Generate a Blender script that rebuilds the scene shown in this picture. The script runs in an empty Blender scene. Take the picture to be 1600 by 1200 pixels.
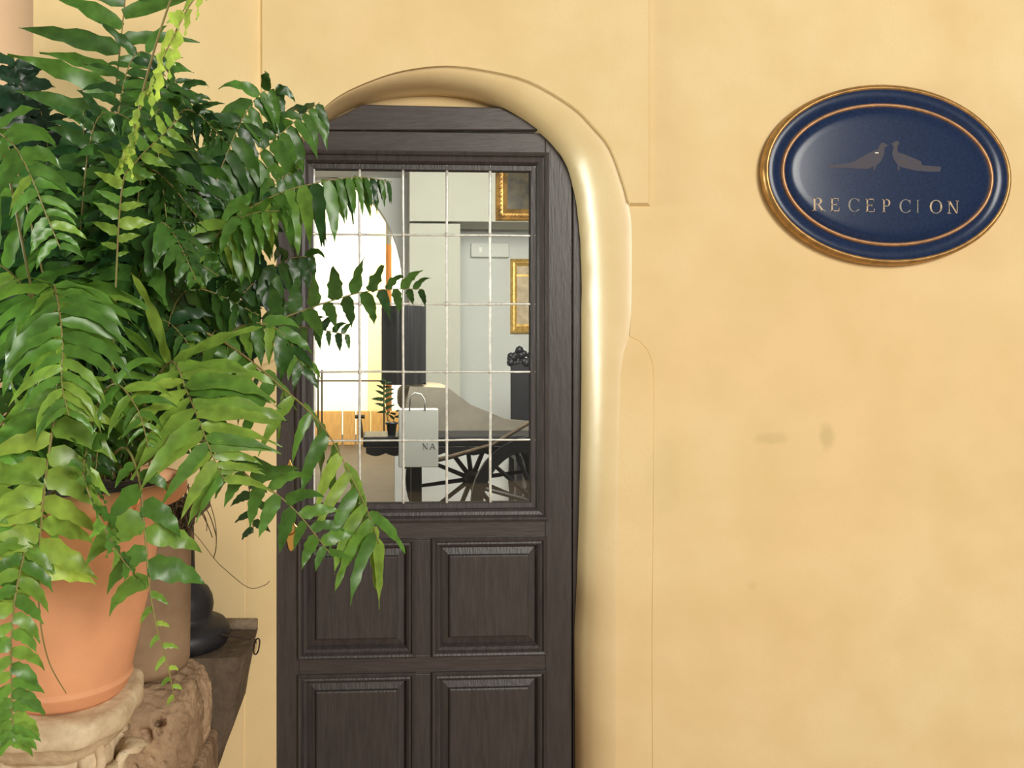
import bpy, bmesh, math, random
from mathutils import Vector, Matrix, noise
random.seed(11)
scn = bpy.context.scene
C = scn.collection
PI = math.pi

# ------------------------------------------------------------------ camera
F_PX, CX, CY, YAW = 1300.0, 668.0, 540.0, math.radians(3.0)
CAM = Vector((0.0, -2.35, 1.5))
cd = bpy.data.cameras.new('camera'); cam = bpy.data.objects.new('camera', cd); C.objects.link(cam)
cam.location = CAM; cam.rotation_euler = (PI/2, 0, -YAW)
cd.sensor_width = 36.0; cd.lens = 36.0*F_PX/1600.0
cd.shift_x = (800-CX)/1600.0; cd.shift_y = (CY-600)/1600.0
cd.clip_start = 0.05; cd.clip_end = 100
scn.camera = cam

# ------------------------------------------------------------------ world, lights, exposure
w = bpy.data.worlds.new('patio_daylight'); scn.world = w; w.use_nodes = True
bg = w.node_tree.nodes['Background']; bg.inputs[0].default_value = (1.0, 0.88, 0.72, 1); bg.inputs[1].default_value = 0.22

def area(name, loc, target, size, watts, col, size_y=None):
    l = bpy.data.lights.new(name, 'AREA'); l.energy = watts; l.color = col; l.size = size
    if size_y: l.shape = 'RECTANGLE'; l.size_y = size_y
    o = bpy.data.objects.new(name, l); C.objects.link(o); o.location = loc
    o.rotation_euler = (Vector(target)-Vector(loc)).to_track_quat('-Z', 'Y').to_euler()
    return o
area('patio_sky_light', (3.0, -6.6, 3.4), (0.9, 0, 1.0), 2.2, 440, (1.0, 0.97, 0.88))
area('side_courtyard_light', (-3.6, -0.62, 1.75), (0.6, 0.05, 1.5), 0.9, 135, (0.93, 1.0, 0.86), 0.7)
area('hall_fill_light', (0.7, 2.3, 3.0), (0.2, 6.0, 1.7), 1.4, 205, (1.0, 0.97, 0.88))  # unseen area light added to brighten the hall walls
area('rear_courtyard_light', (-0.7, 7.3, 3.6), (-0.9, 10.2, 1.0), 1.6, 430, (1.0, 0.93, 0.74))
scn.view_settings.view_transform = 'Standard'; scn.view_settings.look = 'None'
scn.view_settings.exposure = 0.0; scn.view_settings.gamma = 1.0; scn.view_settings.use_curve_mapping = False

# ------------------------------------------------------------------ helpers
CR = Vector((math.cos(YAW), -math.sin(YAW), 0)); CF = Vector((math.sin(YAW), math.cos(YAW), 0))
def P(px, py, y=0.0):
    """world point that the photograph's pixel shows, on the vertical plane y"""
    d = CR*((px-CX)/F_PX) + CF + Vector((0, 0, -(py-CY)/F_PX))
    return CAM + d*((y-CAM.y)/d.y)
def S(y): return (y-CAM.y)/F_PX            # metres per pixel at depth y

class MB:
    def __init__(s): s.v = []; s.f = []; s.t = []
    def add(s, vs, fs):
        o = len(s.v); s.v += [tuple(p) for p in vs]; s.f += [tuple(i+o for i in f) for f in fs]
    def box(s, x0, x1, y0, y1, z0, z1):
        s.add([(x0,y0,z0),(x1,y0,z0),(x1,y1,z0),(x0,y1,z0),(x0,y0,z1),(x1,y0,z1),(x1,y1,z1),(x0,y1,z1)],
              [(0,3,2,1),(4,5,6,7),(0,1,5,4),(1,2,6,5),(2,3,7,6),(3,0,4,7)])
    def prism(s, poly, y0, y1):
        """poly: list of (x,z) counter-clockwise seen from -y"""
        n = len(poly)
        s.add([(x,y0,z) for x,z in poly]+[(x,y1,z) for x,z in poly],
              [tuple(range(n)), tuple(range(2*n-1, n-1, -1))]+[(i, i+n, (i+1)%n+n, (i+1)%n) for i in range(n)])
    def ring(s, x0, x1, z0, z1, prof, cap=False):
        """mitred rectangular moulding; prof = [(inset, y)]"""
        vs = []
        for d, y in prof: vs += [(x0+d,y,z0+d),(x1-d,y,z0+d),(x1-d,y,z1-d),(x0+d,y,z1-d)]
        fs = []
        for k in range(len(prof)-1):
            for i in range(4): fs.append((4*k+i, 4*k+(i+1)%4, 4*k+4+(i+1)%4, 4*k+4+i))
        if cap: k = 4*(len(prof)-1); fs.append((k,k+1,k+2,k+3))
        s.add(vs, fs)
    def lathe(s, c, prof, n=40, wob=0.0, seed=0):
        vs = []; fs = []
        for r, z in prof:
            for i in range(n):
                a = 2*PI*i/n
                rr = r*(1+wob*noise.noise(Vector((math.cos(a)*1.5+seed, math.sin(a)*1.5, z*6))))
                vs.append((c[0]+rr*math.cos(a), c[1]+rr*math.sin(a), z))
        m = len(prof)
        for k in range(m-1):
            for i in range(n):
                j = (i+1) % n
                fs.append((k*n+i, k*n+j, k*n+n+j, k*n+n+i))
        s.add(vs, fs)
    def tube(s, pts, rad, n=6, closed=False):
        pts = [Vector(p) for p in pts]; m = len(pts)
        if not hasattr(rad, '__len__'): rad = [rad]*m
        vs = []; up = Vector((0.13, 0.21, 0.97))
        for k in range(m):
            a = pts[(k-1) % m] if closed else pts[max(k-1, 0)]
            b = pts[(k+1) % m] if closed else pts[min(k+1, m-1)]
            t = (b-a)
            t = t.normalized() if t.length > 1e-9 else Vector((0,0,1))
            u = t.cross(up)
            if u.length < 0.05: u = t.cross(Vector((1,0,0)))
            u.normalize(); v = t.cross(u)
            for i in range(n):
                q = 2*PI*i/n; vs.append(pts[k]+(u*math.cos(q)+v*math.sin(q))*rad[k])
        fs = []
        for k in range(m if closed else m-1):
            k2 = (k+1) % m
            for i in range(n):
                j = (i+1) % n; fs.append((k*n+i, k*n+j, k2*n+j, k2*n+i))
        if not closed: fs += [tuple(range(n-1, -1, -1)), tuple((m-1)*n+i for i in range(n))]
        s.add(vs, fs)
    def build(s, name, mat, parent=None, smooth=False, bevel=0.0, fix=True, seg=2):
        base = Vector((0,0,0))
        if parent is not None:
            q = parent
            while q is not None: base += q.location; q = q.parent
        me = bpy.data.meshes.new(name)
        me.from_pydata([(a-base.x, b-base.y, c-base.z) for a,b,c in s.v], [], s.f); me.update()
        if fix:
            bm = bmesh.new(); bm.from_mesh(me); bmesh.ops.recalc_face_normals(bm, faces=bm.faces); bm.to_mesh(me); bm.free()
        if s.t:
            at = me.attributes.new('tint', 'FLOAT', 'POINT'); at.data.foreach_set('value', s.t)
        if smooth: me.polygons.foreach_set('use_smooth', [True]*len(me.polygons))
        me.materials.append(mat)
        o = bpy.data.objects.new(name, me); C.objects.link(o); o.parent = parent
        if bevel:
            b = o.modifiers.new('edge', 'BEVEL'); b.width = bevel; b.segments = seg; b.limit_method = 'ANGLE'
        return o
def tag(o, label, cat, group=None, kind=None):
    o['label'] = label; o['category'] = cat
    if group: o['group'] = group
    if kind: o['kind'] = kind
    return o
def thing(name, loc, label, cat, group=None, kind=None):
    o = bpy.data.objects.new(name, None); C.objects.link(o); o.location = loc; o.empty_display_size = .1
    return tag(o, label, cat, group, kind)

def mat(name, col, rough=0.6, metal=0.0, var=0.0, vscale=8.0, bump=0.0, bscale=60.0, col2=None, spec=0.5, stretch=None, coat=0.0):
    m = bpy.data.materials.new(name); m.use_nodes = True; nt = m.node_tree; N = nt.nodes; L = nt.links
    b = N['Principled BSDF']; b.inputs['Roughness'].default_value = rough; b.inputs['Metallic'].default_value = metal
    b.inputs['Specular IOR Level'].default_value = spec; b.inputs['Base Color'].default_value = (*col, 1)
    b.inputs['Coat Weight'].default_value = coat
    geo = N.new('ShaderNodeNewGeometry'); vec = geo.outputs['Position']
    if stretch:
        mp = N.new('ShaderNodeMapping'); mp.inputs['Scale'].default_value = stretch; L.new(vec, mp.inputs[0]); vec = mp.outputs[0]
    if var or col2:
        n = N.new('ShaderNodeTexNoise'); n.inputs['Scale'].default_value = vscale; n.inputs['Detail'].default_value = 6; n.inputs['Roughness'].default_value = .62
        L.new(vec, n.inputs['Vector'])
        r = N.new('ShaderNodeMapRange'); r.inputs[1].default_value = .32; r.inputs[2].default_value = .68; L.new(n.outputs['Fac'], r.inputs[0])
        mx = N.new('ShaderNodeMix'); mx.data_type = 'RGBA'; L.new(r.outputs[0], mx.inputs[0])
        mx.inputs[6].default_value = (*[c*(1-var) for c in col], 1)
        mx.inputs[7].default_value = (*(col2 or [min(1, c*(1+var)) for c in col]), 1)
        L.new(mx.outputs[2], b.inputs['Base Color'])
    if bump:
        n2 = N.new('ShaderNodeTexNoise'); n2.inputs['Scale'].default_value = bscale; n2.inputs['Detail'].default_value = 5
        L.new(vec, n2.inputs['Vector'])
        bp = N.new('ShaderNodeBump'); bp.inputs['Strength'].default_value = bump; bp.inputs['Distance'].default_value = .01
        L.new(n2.outputs['Fac'], bp.inputs['Height']); L.new(bp.outputs[0], b.inputs['Normal'])
    return m

# ------------------------------------------------------------------ materials
def wall_material(name='yellow_limewash', gloss=False):
    m = bpy.data.materials.new(name); m.use_nodes = True; nt = m.node_tree; N = nt.nodes; L = nt.links
    b = N['Principled BSDF']; b.inputs['Roughness'].default_value = .85; b.inputs['Specular IOR Level'].default_value = .2
    geo = N.new('ShaderNodeNewGeometry'); pos = geo.outputs['Position']
    def nz(scale, lo, hi, detail=5):
        n = N.new('ShaderNodeTexNoise'); n.inputs['Scale'].default_value = scale; n.inputs['Detail'].default_value = detail
        L.new(pos, n.inputs['Vector']); r = N.new('ShaderNodeMapRange'); r.inputs[1].default_value = lo; r.inputs[2].default_value = hi
        L.new(n.outputs['Fac'], r.inputs[0]); return r.outputs[0]
    def mix(f, a, c):
        x = N.new('ShaderNodeMix'); x.data_type = 'RGBA'
        L.new(f, x.inputs[0])
        for k, q in ((6, a), (7, c)):
            if isinstance(q, tuple): x.inputs[k].default_value = (*q, 1)
            else: L.new(q, x.inputs[k])
        return x.outputs[2]
    c = mix(nz(1.1, .35, .65, 3), (.79, .575, .31), (.79, .62, .345))
    c = mix(nz(5, .38, .9), c, (.70, .51, .25))
    c = mix(nz(140, .5, 1.0, 2), c, (.74, .55, .28))
    def stain(px, py, rx, rz, strength, col, c):
        p = P(px, py, 0)
        s = N.new('ShaderNodeVectorMath'); s.operation = 'SUBTRACT'; L.new(pos, s.inputs[0]); s.inputs[1].default_value = (p.x, 0, p.z)
        n = N.new('ShaderNodeTexNoise'); n.inputs['Scale'].default_value = 22; L.new(pos, n.inputs['Vector'])
        wv = N.new('ShaderNodeVectorMath'); wv.operation = 'MULTIPLY_ADD'; L.new(n.outputs['Color'], wv.inputs[0])
        wv.inputs[1].default_value = (rx*.9, 0, rz*.9); L.new(s.outputs[0], wv.inputs[2])
        d = N.new('ShaderNodeVectorMath'); d.operation = 'DIVIDE'; L.new(wv.outputs[0], d.inputs[0]); d.inputs[1].default_value = (rx, 10, rz)
        ln = N.new('ShaderNodeVectorMath'); ln.operation = 'LENGTH'; L.new(d.outputs[0], ln.inputs[0])
        r = N.new('ShaderNodeMapRange'); r.interpolation_type = 'SMOOTHSTEP'
        r.inputs[1].default_value = 1.25; r.inputs[2].default_value = .45; r.inputs[3].default_value = 0; r.inputs[4].default_value = strength
        L.new(ln.outputs['Value'], r.inputs[0])
        return mix(r.outputs[0], c, col)
    c = stain(1218, 680, .055, .022, .35, (.52, .40, .19), c)
    c = stain(1298, 672, .026, .042, .48, (.52, .40, .19), c)
    c = stain(1178, 910, .016, .016, .2, (.55, .38, .18), c)
    c = stain(1048, 720, .05, .12, .22, (.60, .50, .26), c)
    L.new(c, b.inputs['Base Color'])
    if gloss: b.inputs['Roughness'].default_value = .38; b.inputs['Specular IOR Level'].default_value = .9; b.inputs['Coat Weight'].default_value = .8; b.inputs['Coat Roughness'].default_value = .42; b.inputs['Coat IOR'].default_value = 1.7
    bn = N.new('ShaderNodeTexNoise'); bn.inputs['Scale'].default_value = 9; bn.inputs['Detail'].default_value = 7; L.new(pos, bn.inputs['Vector'])
    bp = N.new('ShaderNodeBump'); bp.inputs['Strength'].default_value = .14; bp.inputs['Distance'].default_value = .02
    L.new(bn.outputs['Fac'], bp.inputs['Height']); L.new(bp.outputs[0], b.inputs['Normal'])
    return m
M = {}
M['wall'] = wall_material()
M['gloss'] = wall_material('yellow_gloss_paint', True)
M['pinkwall'] = mat('pink_plaster', (.66,.44,.29), .9, var=.06, vscale=3, spec=.2)
M['wood'] = mat('dark_oak', (.050,.041,.040), .42, var=.22, vscale=14, bump=.16, bscale=30, stretch=(5,5,.6), spec=.4)
M['woodh'] = mat('dark_oak_cross_grain', (.055,.044,.042), .42, var=.22, vscale=14, bump=.16, bscale=30, stretch=(.6,5,5), spec=.4)
M['lead'] = mat('dull_lead', (.80,.78,.72), .35, metal=.35, var=.2, vscale=60)
M['brass'] = mat('polished_brass', (.85,.55,.17), .28, metal=.9)
M['blue'] = mat('blue_enamel', (.012,.025,.070), .22, var=.25, vscale=120, spec=.22)
M['gilt'] = mat('worn_gilt', (.36,.20,.065), .36, metal=.6, var=.3, vscale=40)
M['copper'] = mat('copper_gilt_ring', (.40,.21,.10), .42, metal=.45, var=.25, vscale=50)
M['letter'] = mat('rubbed_gold_leaf', (.50,.37,.24), .6, var=.5, vscale=130)
M['letter2'] = mat('faded_gold_leaf', (.24,.22,.19), .6, var=.5, vscale=130)
M['bird'] = mat('faded_emblem_paint', (.070,.045,.045), .6, var=.4, vscale=90, col2=(.022,.026,.062))
M['white_mark'] = mat('off_white', (.9,.88,.8), .5)
M['terracotta'] = mat('terracotta', (.72,.34,.18), .75, var=.08, vscale=7, bump=.06, bscale=90, spec=.25)
M['clay'] = mat('pale_clay', (.27,.18,.11), .85, var=.2, vscale=9, spec=.2)
M['soil'] = mat('dark_soil', (.035,.025,.018), .95, var=.5, vscale=50, bump=.8, bscale=80)
M['stone'] = mat('pale_carved_stone', (.46,.31,.18), .85, var=.1, vscale=11, bump=.4, bscale=40, col2=(.80,.66,.46), spec=.2)
M['rock'] = mat('pitted_stone', (.17,.105,.06), .9, vscale=8, bump=1.0, bscale=38, col2=(.47,.32,.20), spec=.2)
M['hopper'] = mat('weathered_dark_timber', (.115,.082,.056), .85, var=.35, vscale=16, bump=.5, bscale=50, spec=.25)
M['lip'] = mat('weathered_timber_edge', (.24,.175,.12), .85, var=.3, vscale=25, bump=.5, bscale=50, spec=.25)
M['black'] = mat('blackened_timber', (.012,.012,.017), .5, var=.3, vscale=20)
M['iron'] = mat('rusty_iron', (.05,.032,.022), .6, metal=.5)
M['rachis'] = mat('frond_stem', (.26,.17,.06), .6, var=.25, vscale=14, col2=(.25,.24,.07))
M['dryroot'] = mat('dry_brown_roots', (.11,.075,.04), .8)
M['deadleaf'] = mat('withered_orange_leaf', (.62,.20,.06), .7, var=.3, vscale=60)
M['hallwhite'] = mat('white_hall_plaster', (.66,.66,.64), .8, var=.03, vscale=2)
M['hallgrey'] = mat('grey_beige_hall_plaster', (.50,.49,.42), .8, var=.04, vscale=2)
M['hallfloor'] = mat('worn_brown_tile', (.075,.05,.03), .6, var=.2, vscale=4)
M['sunwall'] = mat('white_courtyard_plaster', (.9,.88,.82), .9)
M['ochre'] = mat('ochre_courtyard_plaster', (.78,.58,.31), .9, var=.08, vscale=3)
M['orange'] = mat('orange_recess_plaster', (.45,.19,.05), .9)
M['honey'] = mat('honey_wood', (.50,.27,.08), .6, var=.2, vscale=10, stretch=(4,4,.5))
M['darkiron'] = mat('black_painted_iron', (.012,.012,.015), .4)
M['leather'] = mat('black_leather', (.016,.015,.017), .33, spec=.6)
M['linen'] = mat('beige_linen', (.44,.36,.24), .9, var=.1)
M['bodygrey'] = mat('faded_grey_body', (.23,.20,.16), .6, var=.25, vscale=5)
M['paper'] = mat('white_paper', (.72,.72,.68), .8)
M['ink'] = mat('grey_ink', (.16,.17,.19), .7)
M['gold'] = mat('bright_gilt', (.80,.50,.15), .35, metal=.55, var=.3, vscale=30)
M['oldgilt'] = mat('dark_old_gilt', (.40,.22,.06), .4, metal=.6, var=.5, vscale=14)
M['canvas'] = mat('dark_varnished_canvas', (.03,.026,.02), .25, var=.4, vscale=8, col2=(.10,.07,.03))
M['canvas2'] = mat('pale_print', (.55,.42,.27), .4, var=.25, vscale=14)
M['patiofloor'] = mat('patio_terracotta_floor', (.46,.33,.22), .8, var=.15, vscale=4)

def glass_material():
    m = bpy.data.materials.new('window_glass'); m.use_nodes = True; nt = m.node_tree; N = nt.nodes; L = nt.links
    N.remove(N['Principled BSDF'])
    t = N.new('ShaderNodeBsdfTransparent'); t.inputs[0].default_value = (.95,.97,.95,1)
    g = N.new('ShaderNodeBsdfGlossy'); g.inputs['Roughness'].default_value = .02
    fr = N.new('ShaderNodeFresnel'); fr.inputs[0].default_value = 1.5
    mx = N.new('ShaderNodeMixShader'); L.new(fr.outputs[0], mx.inputs[0]); L.new(t.outputs[0], mx.inputs[1]); L.new(g.outputs[0], mx.inputs[2])
    L.new(mx.outputs[0], N['Material Output'].inputs[0]); return m
M['glass'] = glass_material()

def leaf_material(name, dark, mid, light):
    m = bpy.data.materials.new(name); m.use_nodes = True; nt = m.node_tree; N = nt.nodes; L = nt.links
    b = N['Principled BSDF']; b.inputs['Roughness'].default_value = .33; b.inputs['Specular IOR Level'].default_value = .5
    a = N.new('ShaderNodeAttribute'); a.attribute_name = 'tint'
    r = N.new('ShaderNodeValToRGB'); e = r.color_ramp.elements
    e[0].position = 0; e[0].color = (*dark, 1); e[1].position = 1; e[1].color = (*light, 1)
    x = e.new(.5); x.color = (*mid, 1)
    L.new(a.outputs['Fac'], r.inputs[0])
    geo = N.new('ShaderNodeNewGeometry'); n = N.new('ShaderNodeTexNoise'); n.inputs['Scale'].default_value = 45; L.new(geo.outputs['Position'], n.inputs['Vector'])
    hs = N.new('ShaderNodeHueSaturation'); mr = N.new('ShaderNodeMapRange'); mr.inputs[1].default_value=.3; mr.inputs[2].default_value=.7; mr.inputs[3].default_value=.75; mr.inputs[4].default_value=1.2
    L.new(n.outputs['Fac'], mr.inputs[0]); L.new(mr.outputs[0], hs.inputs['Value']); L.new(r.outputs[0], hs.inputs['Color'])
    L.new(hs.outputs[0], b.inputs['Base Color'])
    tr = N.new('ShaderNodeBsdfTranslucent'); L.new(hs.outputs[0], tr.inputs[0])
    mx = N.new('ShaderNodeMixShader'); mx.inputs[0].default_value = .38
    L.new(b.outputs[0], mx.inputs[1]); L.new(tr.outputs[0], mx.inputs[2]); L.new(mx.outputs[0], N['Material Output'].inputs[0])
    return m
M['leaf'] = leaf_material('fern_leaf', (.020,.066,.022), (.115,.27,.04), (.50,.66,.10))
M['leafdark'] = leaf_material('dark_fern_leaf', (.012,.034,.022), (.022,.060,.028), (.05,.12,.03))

# ------------------------------------------------------------------ the wall with its arched doorway
DY = 0.11                                                   # depth of the door's face behind the wall
front = [(432,1330),(432,1000),(432,760),(432,560),(432,420),(433,340),(437,300),(447,262),(460,234),(473,213),(500,177),(533,150),(583,127),
         (633,112),(697,105),(760,112),(827,129),(893,167),(927,200),(953,233),(973,287),(982,322),(986,345),(987,380),(987,433),(986,490),
         (984,525),(974,550),(969,585),(967,680),(965,800),(963,1000),(962,1200),(962,1330)]
back  = [(428,1330),(428,1000),(428,760),(428,560),(428,420),(428,345),(431,308),(440,272),(455,246),(474,223),(503,197),(540,172),(592,155),
         (640,148),(690,147),(742,154),(790,172),(836,202),(866,230),(886,262),(897,300),(902,335),(905,365),(907,400),(908,440),(908,490),
         (908,525),(908,550),(908,590),(907,680),(904,800),(901,900),(897,985),(899,1330)]
def smooth_outline(pts, keep):
    out = []; m = len(pts)
    for k in range(m-1):
        p0, p1, p2, p3 = pts[max(k-1,0)], pts[k], pts[k+1], pts[min(k+2,m-1)]
        for i in range(4 if 5 <= k <= 24 else 1):
            t = i/4; out.append(tuple(.5*(2*p1[c]+(p2[c]-p0[c])*t+(2*p0[c]-5*p1[c]+4*p2[c]-p3[c])*t*t+(3*p1[c]-p0[c]-3*p2[c]+p3[c])*t**3) if i else p1[c] for c in (0,1)))
    out.append(pts[-1]); return out
front = smooth_outline(front, 0); back = smooth_outline(back, 0)
def wall_front():
    mb = MB(); n = len(front)
    YP = 0.0022
    patchR = [(984,525),(1000,533),(1013,548),(1020,568),(1022,600),(1021,800),(1019,1000),(1020,1200),(1020,1330)]
    iR = front.index((984,525))
    patchL = [(432,560),(405,572),(390,600),(384,660),(383,800),(382,1000),(381,1200),(381,1330)]
    iL = front.index((432,560))
    Z0 = 0.0
    def W(p, y=0.0):
        q = P(p[0], p[1], y); q.z = max(q.z, Z0); return q
    hole = [W(p) for p in reversed(patchL)] + [W(p) for p in front[iL+1:iR]] + [W(p) for p in patchR]
    xl = P(52, 540, 0).x; xr = 3.2; zt = 3.3
    outer = [Vector((hole[0].x, 0, Z0)), Vector((xl,0,Z0)), Vector((xl,0,zt)), Vector((xr,0,zt)), Vector((xr,0,Z0)), Vector((hole[-1].x,0,Z0))]
    # split the sheet into simple polygons: left, top, right
    k = max(range(len(hole)), key=lambda i: hole[i].z)
    L = [outer[1]] + [outer[2]] + [Vector((hole[k].x,0,zt))] + [hole[i] for i in range(k, -1, -1)]
    R = [Vector((hole[k].x,0,zt)), outer[3], outer[4]] + [hole[i] for i in range(len(hole)-1, k-1, -1)]
    for poly in (L, R): mb.add(poly, [tuple(range(len(poly)))])
    # shallow steps down to the two repaired strips beside the door
    for patch, idx in ((patchR, range(iR, n)), (patchL, range(iL, -1, -1))):
        a = [W(p, 0) for p in patch]; b = [Vector((q.x, YP, q.z)) for q in a]
        m = len(a); mb.add(a+b, [(i, i+1, m+i+1, m+i) for i in range(m-1)])
        fr = [W(front[i], YP) for i in idx]; fr[0] = b[0]
        poly = b + fr[::-1]; poly = poly[:-1]
        mb.add(poly, [tuple(range(len(poly)))])
    # rounded reveal
    cols = []
    for i in range(n):
        yf = YP if (i >= iR or i <= iL) else 0.0
        a = W(front[i], yf); b = W(back[i], DY)
        row = []
        K = 13; A0 = 10
        for j in range(K+1):
            t = math.radians(A0 + (90-A0)*j/K)
            u0 = math.sin(math.radians(A0)); v0 = 1-math.cos(math.radians(A0))
            u = (math.sin(t)-u0)/(1-u0); v = ((1-math.cos(t))-v0)/(1-v0)
            wob = .0018*noise.noise(Vector((i*.37, j*.5, 3.1)))*(j/K)
            row.append(Vector((a.x+(b.x-a.x)*u + wob, yf+(DY-yf)*v, a.z+(b.z-a.z)*u)))
        row.append(row[-1] + Vector((0, .035, 0)))
        cols.append(row)
    K = len(cols[0]); vs = [p for r in cols for p in r]; fs = []
    base = len(mb.f)
    for i in range(n-1):
        for j in range(K-1): fs.append((i*K+j, i*K+j+1, i*K+K+j+1, i*K+K+j))
    mb.add(vs, fs); nrev = len(fs)
    # plaster infill over the door head, and the wall's end and back
    yi = DY+.022; a = P(425,110,yi); b = P(910,110,yi); c = P(910,204,yi)
    mb.box(a.x, b.x, yi, yi+.03, c.z, a.z)
    mb.add([(xl,0,0),(xl,.5,0),(xl,.5,zt),(xl,0,zt)], [(0,1,2,3)])
    o = mb.build('wall_front', M['wall'], fix=False)
    me = o.data; me.materials.append(M['gloss'])
    for q in range(base, base+nrev): me.polygons[q].material_index = 1
    bm = bmesh.new(); bm.from_mesh(me); bmesh.ops.remove_doubles(bm, verts=bm.verts, dist=1e-5)
    bmesh.ops.triangulate(bm, faces=[f for f in bm.faces if len(f.verts) > 4]); bmesh.ops.recalc_face_normals(bm, faces=bm.faces)
    for f in bm.faces: f.smooth = len(f.verts) == 4
    bm.to_mesh(me); bm.free()
    tag(o, 'yellow limewashed patio wall with a rounded arched doorway', 'wall', kind='structure')
    # block the light behind the jambs
    s = MB(); s.box(xl, P(428,540,DY).x-.012, DY+.06, .45, 0, 3.3); s.box(P(908,540,DY).x+.03, 3.2, DY+.06, .45, 0, 3.3); s.box(P(428,540,DY).x-.012, P(908,540,DY).x+.03, DY+.06, .45, P(660,195,DY).z, 3.3)
    tag(s.build('wall_core', M['hallwhite']), 'white hall side of the wall round the doorway', 'wall', kind='structure')
wall_front()

# raised plaster band over the arch
def lintel():
    ax = [P(*p) for p in front]; i0 = front.index((433,340)); i1 = front.index((982,322))
    z = P(983,323).z; zt = 3.3
    arch = [(q.x, q.z) for q in ax[i0:i1+1]]
    arch[0] = (arch[0][0], z); arch[-1] = (arch[-1][0]+.002, z)
    xl = P(410,200).x; xr = P(1017,200).x
    k = max(range(len(arch)), key=lambda i: arch[i][1])
    polys = [[(xl,z)]+arch[:k+1]+[(arch[k][0],zt),(xl,zt)], [(arch[k][0],zt)]+arch[k:]+[(xr,z),(xr,zt)]]
    mb = MB()
    t = .013
    n = len(arch)
    # outline, with a soft outer chamfer
    loop = [(xl,zt),(xl,z)]+arch+[(xr,z),(xr,zt)]
    for poly in polys:
        def inset(p):
            x, q = p
            if abs(x-xl) < 1e-6: x += .001
            if abs(x-xr) < 1e-6: x -= .012
            if abs(q-z) < 1e-6: q += .009
            return (x, q)
        mb.add([(inset(p)[0], -t, inset(p)[1]) for p in poly], [tuple(range(len(poly)))])
    def inset(p):
        x, q = p
        if abs(x-xl) < 1e-6: x += .001
        if abs(x-xr) < 1e-6: x -= .012
        if abs(q-z) < 1e-6: q += .009
        return (x, q)
    vs = [(x, .002, q) for x, q in loop]+[(inset(p)[0], -t, inset(p)[1]) for p in loop]
    m = len(loop); mb.add(vs, [(i, i+1, m+i+1, m+i) for i in range(m-1)])
    o = mb.build('trim_1', M['wall'], fix=False)
    bm = bmesh.new(); bm.from_mesh(o.data); bmesh.ops.remove_doubles(bm, verts=bm.verts, dist=1e-5); bmesh.ops.triangulate(bm, faces=[f for f in bm.faces if len(f.verts) > 4])
    bmesh.ops.recalc_face_normals(bm, faces=bm.faces); bm.to_mesh(o.data); bm.free()
    tag(o, 'slightly raised yellow plaster band above the arched doorway', 'trim', kind='structure')
lintel()
s = MB(); s.box(-4.5, P(52,540,0).x-.002, .42, .5, 0, 3.3)
tag(s.build('wall_left', M['pinkwall']), 'pinkish plaster wall set back beyond the corner behind the fern', 'wall', kind='structure')
s = MB(); s.box(-4.5, 3.2, -6, 0.45, -.05, 0)
tag(s.build('floor', M['patiofloor']), 'terracotta patio floor below the picture', 'floor', kind='structure')

s = MB(); s.box(-2.45, -2.2, -.72, .45, 0, 1.47)  # unseen block, added to keep the side light off the lower reveal
tag(s.build('light_blocker', M['pinkwall']), 'unseen low block added to shade the lower door reveal', 'wall', kind='structure')

# ------------------------------------------------------------------ the door
def dx(px, y=DY): return P(px, 540, y).x
def dz(py, y=DY): return P(660, py, y).z
fr = thing('trim_2', (dx(660), DY, 0), 'dark wooden door frame with a clipped head board under the arch', 'door frame', kind='structure')
s = MB(); s.prism([(P(x,y,DY-.01).x, P(x,y,DY-.01).z) for x, y in [(486,203),(852,203),(782,168),(568,163)]], DY-.010, DY+.021)
s.build('head_board', M['woodh'], fr, bevel=.003)
s = MB(); s.box(dx(895), dx(925), DY-.002, DY+.055, 0, dz(205)); s.build('jamb', M['wood'], fr, bevel=.003)
s = MB(); s.box(dx(405), dx(423.5), DY+.002, DY+.055, 0, dz(205)); s.build('jamb', M['wood'], fr, bevel=.003)

door = thing('door_1', (dx(660), DY, 0.01), 'dark oak door with leaded glass window above four raised panels', 'door', kind='structure')
Y0, Y1 = DY, DY+.045
gx0, gx1, gz0, gz1 = dx(490,DY+.02), dx(836,DY+.02), dz(796,DY+.02), dz(259,DY+.02)
colx = [(424.5, 470), (645, 677), (850, 894)]
def dbox(name, x0, x1, p0, p1, m, bev=.002):
    s = MB(); s.box(dx(x0), dx(x1), Y0, Y1, max(.012, dz(p1)), dz(p0)); return s.build(name, m, door, bevel=bev)
dbox('stile', 424.5, 467, 206, 1312, M['wood']); dbox('stile', 852, 893.5, 206, 1312, M['wood'])
dbox('top_rail', 467, 852, 206, 242, M['woodh']); dbox('lock_rail', 467, 852, 811, 844, M['woodh'])
dbox('middle_rail', 467, 852, 1023, 1053, M['woodh']); dbox('bottom_rail', 467, 852, 1245, 1312, M['woodh'])
dbox('mullion', 647, 676, 844, 1023, M['wood']); dbox('mullion', 647, 676, 1053, 1245, M['wood'])
px1 = S(DY)
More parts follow.
